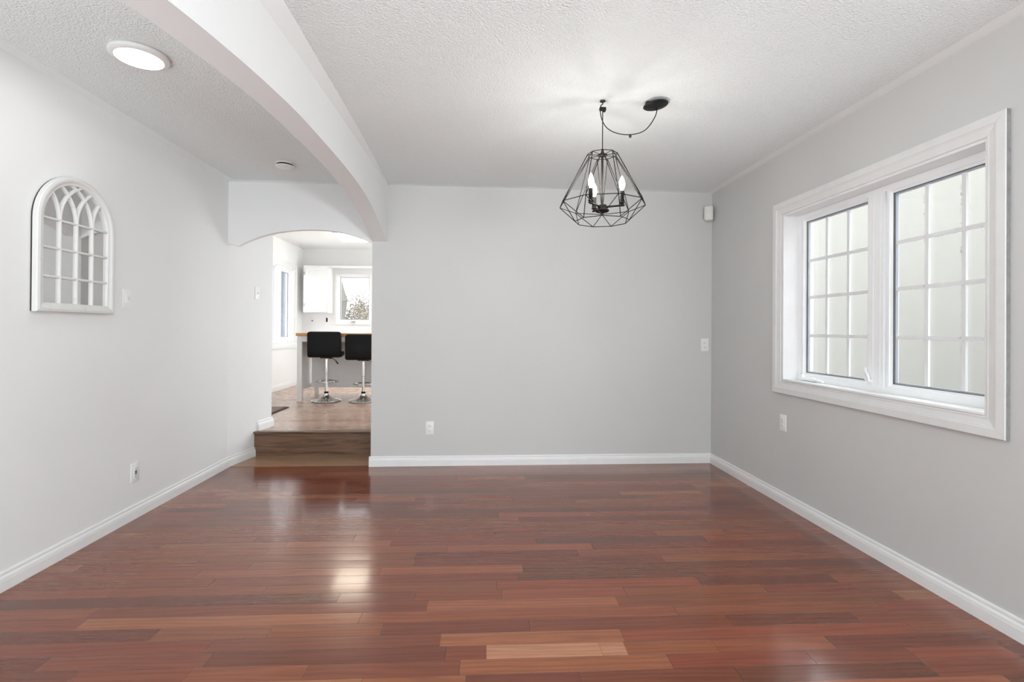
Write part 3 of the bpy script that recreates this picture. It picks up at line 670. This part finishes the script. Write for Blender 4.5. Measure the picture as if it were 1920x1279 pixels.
# ---------------------------------------------------------------- kitchen: bar stools
def bar_stool(label, loc, rz, dz):
    """built facing +Y (towards the island); the backrest is on the -Y side"""
    t = thing('bar_stool', label, 'bar stool', loc, rz, 'bar stools at the kitchen island')
    MB().lathe([(0, .004), (.186, .004), (.190, .007), (.187, .012), (.150, .022), (.100, .037), (.062, .056), (.040, .078), (.033, .092), (.0325, .104), (0, .104)], seg=48).build('base', 'chrome', t)
    p = MB().lathe([(0, .100), (.0215, .100), (.0215, .36+dz), (.028, .365+dz), (.028, .555+dz), (0, .556+dz)], seg=24).build('pole', 'chrome', t)
    MB().lathe([(.022, .104), (.0275, .104), (.0275, .128), (.022, .128)], seg=24).build('collar', 'black', p)
    fr_ = MB(); z = .253+dz
    fr_.lathe([(.0285, -.016), (.034, -.014), (.034, .014), (.0285, .016)], (0, 0, z), 20)
    pts = [(math.sin(a)*.142, .085-math.cos(a)*.125, z) for a in [R(20)+R(320)*i/28 for i in range(29)]]
    pts = [(0.02, -.02, z)] + pts + [(-0.02, -.02, z)]
    fr_.tube(pts, .0085, 8); fr_.build('footrest', 'chrome', t)
    # one upholstered shell each for seat and back, meeting in a tight curve
    def pad(ctrl, hw, r0, r1):
        prof = spline(ctrl, 4); n = len(prof)
        acc = [0.0]
        for a, b2 in zip(prof, prof[1:]): acc.append(acc[-1]+math.hypot(a[0]-b2[0], a[1]-b2[1]))
        def half(j):               # rounded corners seen from the front
            for d, r in ((acc[j], r0), (acc[-1]-acc[j], r1)):
                if r and d < r: return hw-r+math.sqrt(max(0, r*r-(r-d)**2))
            return hw
        s = []
        for k, sc in ((-1, .0), (-1, .5), (-.985, .78), (-.95, .95), (-.88, 1.0), (0, 1.06), (.88, 1.0), (.95, .95), (.985, .78), (1, .5), (1, .0)):
            s.append([(k*half(j), q[0]+q[2]*q[4]*sc, q[1]+q[3]*q[4]*sc) for j, q in enumerate(prof)] +
                     [(k*half(j), q[0]-q[2]*q[4]*sc, q[1]-q[3]*q[4]*sc) for j, q in reversed(list(enumerate(prof)))])
        return MB().loft(s, smooth=True)
    zs = .620+dz
    seat = [(.195, zs+.004, 0, 1, .004), (.190, zs+.004, 0, 1, .020), (.16, zs+.004, 0, 1, .028), (.05, zs-.002, 0, 1, .031), (-.08, zs-.006, 0, 1, .031), (-.145, zs-.002, .2, .98, .028), (-.165, zs+.002, .3, .95, .01)]
    MB_ = pad(seat, .205, .045, 0); MB_.build('seat', 'leather', t)
    back = [(-.150, zs-.030, -.5, -.86, .006), (-.166, zs-.020, -.86, -.5, .020), (-.180, zs+.01, -.97, -.25, .026), (-.190, zs+.08, -1, -.06, .027), (-.196, zs+.17, -1, -.04, .026), (-.204, zs+.25, -1, -.06, .025), (-.209, zs+.283, -1, -.1, .021), (-.211, zs+.298, -1, -.1, .006)]
    bk = pad(back, .207, .036, .036)
    bk.build('backrest', 'leather', t)
    MB().box(-.07, .07, -.06, .09, zs-.052, zs-.030).build('seat_plate', 'black', t)
    lv_ = MB().tube([(.03, -.02, zs-.055), (.09, -.03, zs-.060), (.125, -.034, zs-.095)], .005, 8).build('height_lever', 'chrome', t)
    MB().tube([(.122, -.0335, zs-.090), (.150, -.036, zs-.128)], .008, 8).build('grip', 'black', lv_)
    return t
bar_stool('black bar stool nearest the kitchen window wall, left of the pair', (-2.005, 6.772, ZK), R(8), .0)
bar_stool('black bar stool cut off by the passage wall, right of the pair', (-1.518, 6.745, ZK), R(6), -.030)

# ---------------------------------------------------------------- kitchen island table
ix0, ix1, iy0_, iy1_ = -2.372, -1.115, 6.695, 7.47
isl = thing('kitchen_island', 'white kitchen island table with an oak top behind the bar stools', 'table', ((ix0+ix1)/2, (iy0_+iy1_)/2, ZK))
ttop = MB(); ttop.rbox(ix0-.005, ix1+.005, iy0_-.01, iy1_+.01, 1.088, 1.126, .006); ttop.build('tabletop', 'oak_top', isl, isl.location)
for lx_ in (ix0+.01, ix1-.072):
    for ly_ in (iy0_+.005, iy1_-.072):
        MB().rbox(lx_, lx_+.062, ly_, ly_+.062, ZK, 1.089, .003).build('leg', 'island_white', isl, isl.location)
ap = MB(); ap.box(ix0+.07, ix1-.07, iy0_+.012, iy0_+.034, 1.012, 1.088); ap.box(ix0+.07, ix1-.07, iy1_-.034, iy1_-.012, 1.012, 1.088)
ap.box(ix0+.016, ix0+.038, iy0_+.07, iy1_-.07, 1.012, 1.088); ap.box(ix1-.038, ix1-.016, iy0_+.07, iy1_-.07, 1.012, 1.088)
ap.build('apron', 'island_white', isl, isl.location)
MB().box(ix0+.07, ix1-.07, 7.10, 7.118, .372, 1.015).box(ix0+.07, ix1-.07, 7.092, 7.10, .372, .425).build('back_panel', 'island_white', isl, isl.location)
for sx in (ix0+.022, ix1-.040): MB().box(sx, sx+.018, iy0_+.067, iy1_-.067, .372, 1.013).build('side_panel', 'island_white', isl, isl.location)
MB().box(ix0+.04, ix1-.04, 7.12, iy1_-.06, .40, .425).build('shelf', 'island_white', isl, isl.location)

# ---------------------------------------------------------------- kitchen: cabinet, shelf board, outlets, rug
cab = thing('wall_cabinet', 'white wall cabinet hung left of the back kitchen window', 'cabinet', (-2.765, YK, 1.455))
q = cab.location
MB().box(-2.962, -2.555, 8.69, YK, 1.452, 2.252).build('body', 'cabinet', cab, q)
dr = MB(); dr.rbox(-2.960, -2.566, 8.668, 8.69, 1.462, 2.246, .003)
d_ = dr.build('door', 'cabinet', cab, q)
rp = MB().loft([[(x, 8.670-n, z) for x, z in ((-2.925+i, 1.50+i), (-2.602-i, 1.50+i), (-2.602-i, 2.208-i), (-2.925+i, 2.208-i))] for i, n in ((0, 0), (.006, .006), (.012, .006), (.03, .001))], closed_sec=True, caps=False)
rp.build('raised_panel', 'cabinet', d_, q)
for z in (1.585, 2.115): MB().rbox(-2.952, -2.942, 8.660, 8.669, z-.026, z+.026, .002).cyl((-2.947, 8.660, z-.028), (-2.947, 8.660, z+.028), .004, seg=8).build('hinge', plain('hinge_grey', (.35, .35, .35), .35, .6) if 'hinge_grey' not in bpy.data.materials else bpy.data.materials['hinge_grey'], d_, q)
MB().rbox(-2.60, -2.588, 8.652, 8.669, 1.53, 1.60, .003).build('handle', 'cabinet', d_, q)
vb = MB().rbox(-2.555, -.9, 8.67, YK, 2.228, 2.252, .003).build('shelf_board', 'cabinet', None, (-1.7, YK, 2.228))
tag(vb, 'long white board above the back kitchen window, running from the cabinet', 'shelf')
c = (-2.902, YK, 1.332); k1 = thing('wall_outlet', 'kitchen outlet with a black plug, under the cabinet, left of two', 'outlet', c); fn = frame_fn(c, (0, -1)); plate(k1, fn)
MB().rbox(-.017, .017, -.034, .034, .004, .008, .002).xf(fn).build('receptacle', 'plate', k1, k1.location)
MB().lathe([(0, 0), (.010, 0), (.0095, .016), (.005, .019), (0, .019)], seg=14).xf(lambda p: (p[0], p[1]-.012, p[2]+.006)).xf(fn).build('plug', 'black', k1, k1.location)
c = (-2.656, YK, 1.334); k2_ = thing('wall_outlet', 'kitchen outlet with a tall dark insert, right of two under the cabinet', 'outlet', c); fn = frame_fn(c, (0, -1)); plate(k2_, fn)
MB().rbox(-.0125, .0125, -.036, .036, .004, .011, .002).xf(fn).build('insert', 'black', k2_, k2_.location)
m, nt, b_ = mat('woven_rug_pattern'); p_ = pos(nt)
vo = nd(nt, 'ShaderNodeTexVoronoi', distance='MANHATTAN'); vo.inputs['Scale'].default_value = 16; nt.links.new(p_, vo.inputs['Vector'])
nt.links.new(mixc(nt, noise(nt, p_, 30, 4), ramp(nt, vo.outputs['Distance'], [(.2, (.10, .08, .075)), (.35, (.36, .27, .23)), (.6, (.22, .10, .08))]), (.30, .25, .22)), b_.inputs['Base Color']); b_.inputs['Roughness'].default_value = .95
M['rug'] = m
rg = thing('rug', 'small dark-bordered patterned rug on the kitchen floor by the passage', 'rug', (-2.66, 5.88, ZK))
MB().rbox(-2.99, -2.325, 5.56, 6.20, ZK, ZK+.009, .003).build('pile', 'rug', rg, rg.location)
ed = MB(); 
for a in ((-3.03, -2.287, 5.52, 5.56), (-3.03, -2.287, 6.20, 6.238), (-3.03, -2.99, 5.56, 6.20), (-2.325, -2.287, 5.56, 6.20)): ed.box(a[0], a[1], a[2], a[3], ZK, ZK+.008)
ed.build('border', plain('dark_rug_border', (.045, .035, .033), .95, var=.2, scale=80), rg, rg.location)

# ---------------------------------------------------------------- outdoors
struct(MB().box(-40, 40, -20, 60, -.75, -.55).build('ground', plain('winter_ground', (.62, .62, .62), .9, var=.12, scale=1.5)))
nb = thing('neighbour_house', 'plain cream house wall filling the view outside the large window', 'house', (4.5, 5, -.55))
def stucco(name, col):
    m, nt, b = mat(name); p = pos(nt)
    nt.links.new(ramp(nt, noise(nt, p, 6, 5), [(.3, tuple(c*.97 for c in col)), (.7, col)]), b.inputs['Base Color'])
    b.inputs['Roughness'].default_value = .9; bump(nt, noise(nt, p, 120, 3), .2, .004, b); return m
MB().box(4.15, 6.0, -6, 16, -.55, 2.85).build('wall', stucco('cream_stucco', (.255, .247, .220)), nb, nb.location)
MB().prism([(4.05, -6.3), (6.2, -6.3), (6.2, 16.3), (4.05, 16.3)], 2.85, 2.95).build('eave', 'trim', nb, nb.location)
MB().box(4.13, 4.15, -6, 16, -.55, .12).build('foundation', plain('grey_foundation', (.36, .36, .35), .9), nb, nb.location)
bh = thing('house', 'blue-grey sided house seen through the side kitchen window', 'house', (-7, 13.5, -.55))
def siding():
    m, nt, b = mat('blue_grey_siding'); p = pos(nt); sp = nd(nt, 'ShaderNodeSeparateXYZ'); nt.links.new(p, sp.inputs[0])
    fr_ = math_(nt, 'FRACT', math_(nt, 'MULTIPLY', sp.outputs[2], 6.5))
    nt.links.new(mixc(nt, noise(nt, p, 5, 3), (.050, .062, .078), (.075, .090, .110)), b.inputs['Base Color'])
    bump(nt, fr_, .5, .03, b); b.inputs['Roughness'].default_value = .7; return m
MB().box(-10, -5.0, 13.2, 16, -.55, 2.9).build('wall', siding(), bh, bh.location)
MB().loft([[(x, 12.9, 2.9), (x, 16.3, 2.9), (x, 14.6, 4.3)] for x in (-10.2, -4.85)]).build('roof', plain('grey_shingles', (.16, .16, .17), .9, var=.2), bh, bh.location)
# closed parasol and shrub behind the back kitchen window
px_ = pix(637.0, 600, 11.2)
pa = thing('parasol', 'closed grey-beige garden parasol outside the back kitchen window', 'parasol', (px_.x, 11.2, -.55))
fab = plain('grey_beige_canvas', (.095, .092, .078), .85, var=.08)
sec = []
for z, r in ((2.36, .004), (2.30, .022), (2.05, .085), (1.82, .150), (1.795, .160), (1.78, .150), (1.60, .125), (1.40, .105), (1.10, .085), (.95, .095)):
    sec.append([(r*(1+.10*math.cos(8*a))*math.cos(a), r*(1+.10*math.cos(8*a))*math.sin(a), z+.55) for a in [2*math.pi*i/48 for i in range(48)]])
MB().loft(sec, smooth=True).build('canopy', fab, pa)
MB().cyl((0, 0, 0), (0, 0, 2.93), .022, seg=12).build('pole', 'dark', pa)
MB().lathe([(0, 0), (.25, 0), (.25, .05), (.06, .09), (.03, .3), (0, .3)], seg=24).build('base', 'dark', pa)
tq = pix(671, 600, 13.5)
tr = thing('shrub', 'bare tan winter shrub outside the back kitchen window', 'shrub', (tq.x, 13.5, -.55))
random.seed(11)
bm_ = MB(); tips = []
def grow(p, d, l, r, n):
    q_ = p+d*l; bm_.tube([p, p+d*l*.5+Vector((random.uniform(-.03, .03),)*3), q_], [r, r*.85, r*.65], 5)
    if n == 0: tips.append(q_); return
    if n <= 2: tips.append(q_)
    for _ in range(3):
        dd = (d+Vector((random.uniform(-.75, .75), random.uniform(-.75, .75), random.uniform(-.15, .55)))).normalized()
        grow(q_, dd, l*random.uniform(.6, .8), r*.6, n-1)
for i in range(6):
    a = 2*math.pi*i/6
    grow(Vector((math.cos(a)*.06, math.sin(a)*.06, 0)), Vector((math.cos(a)*.24, math.sin(a)*.24, 1)).normalized(), random.uniform(.74, .95), .020, 4)
bm_.build('branches', plain('grey_brown_bark', (.07, .055, .048), .9, var=.2), tr)
lf = MB()
for tp in tips:
    for _ in range(17):
        c_ = tp+Vector((random.gauss(0, .12), random.gauss(0, .12), random.gauss(0, .12)))
        u_ = Vector((random.gauss(0, 1), random.gauss(0, 1), random.gauss(0, 1))).normalized(); v_ = u_.orthogonal().normalized()
        s_ = random.uniform(.012, .024)
        lf.add([c_-u_*s_*1.6, c_-v_*s_*.7, c_+u_*s_*1.6, c_+v_*s_*.7], [(0, 1, 2, 3)])
lf.build('leaves', plain('dry_tan_leaves', (.125, .103, .072), .85, var=.35, scale=3), tr)
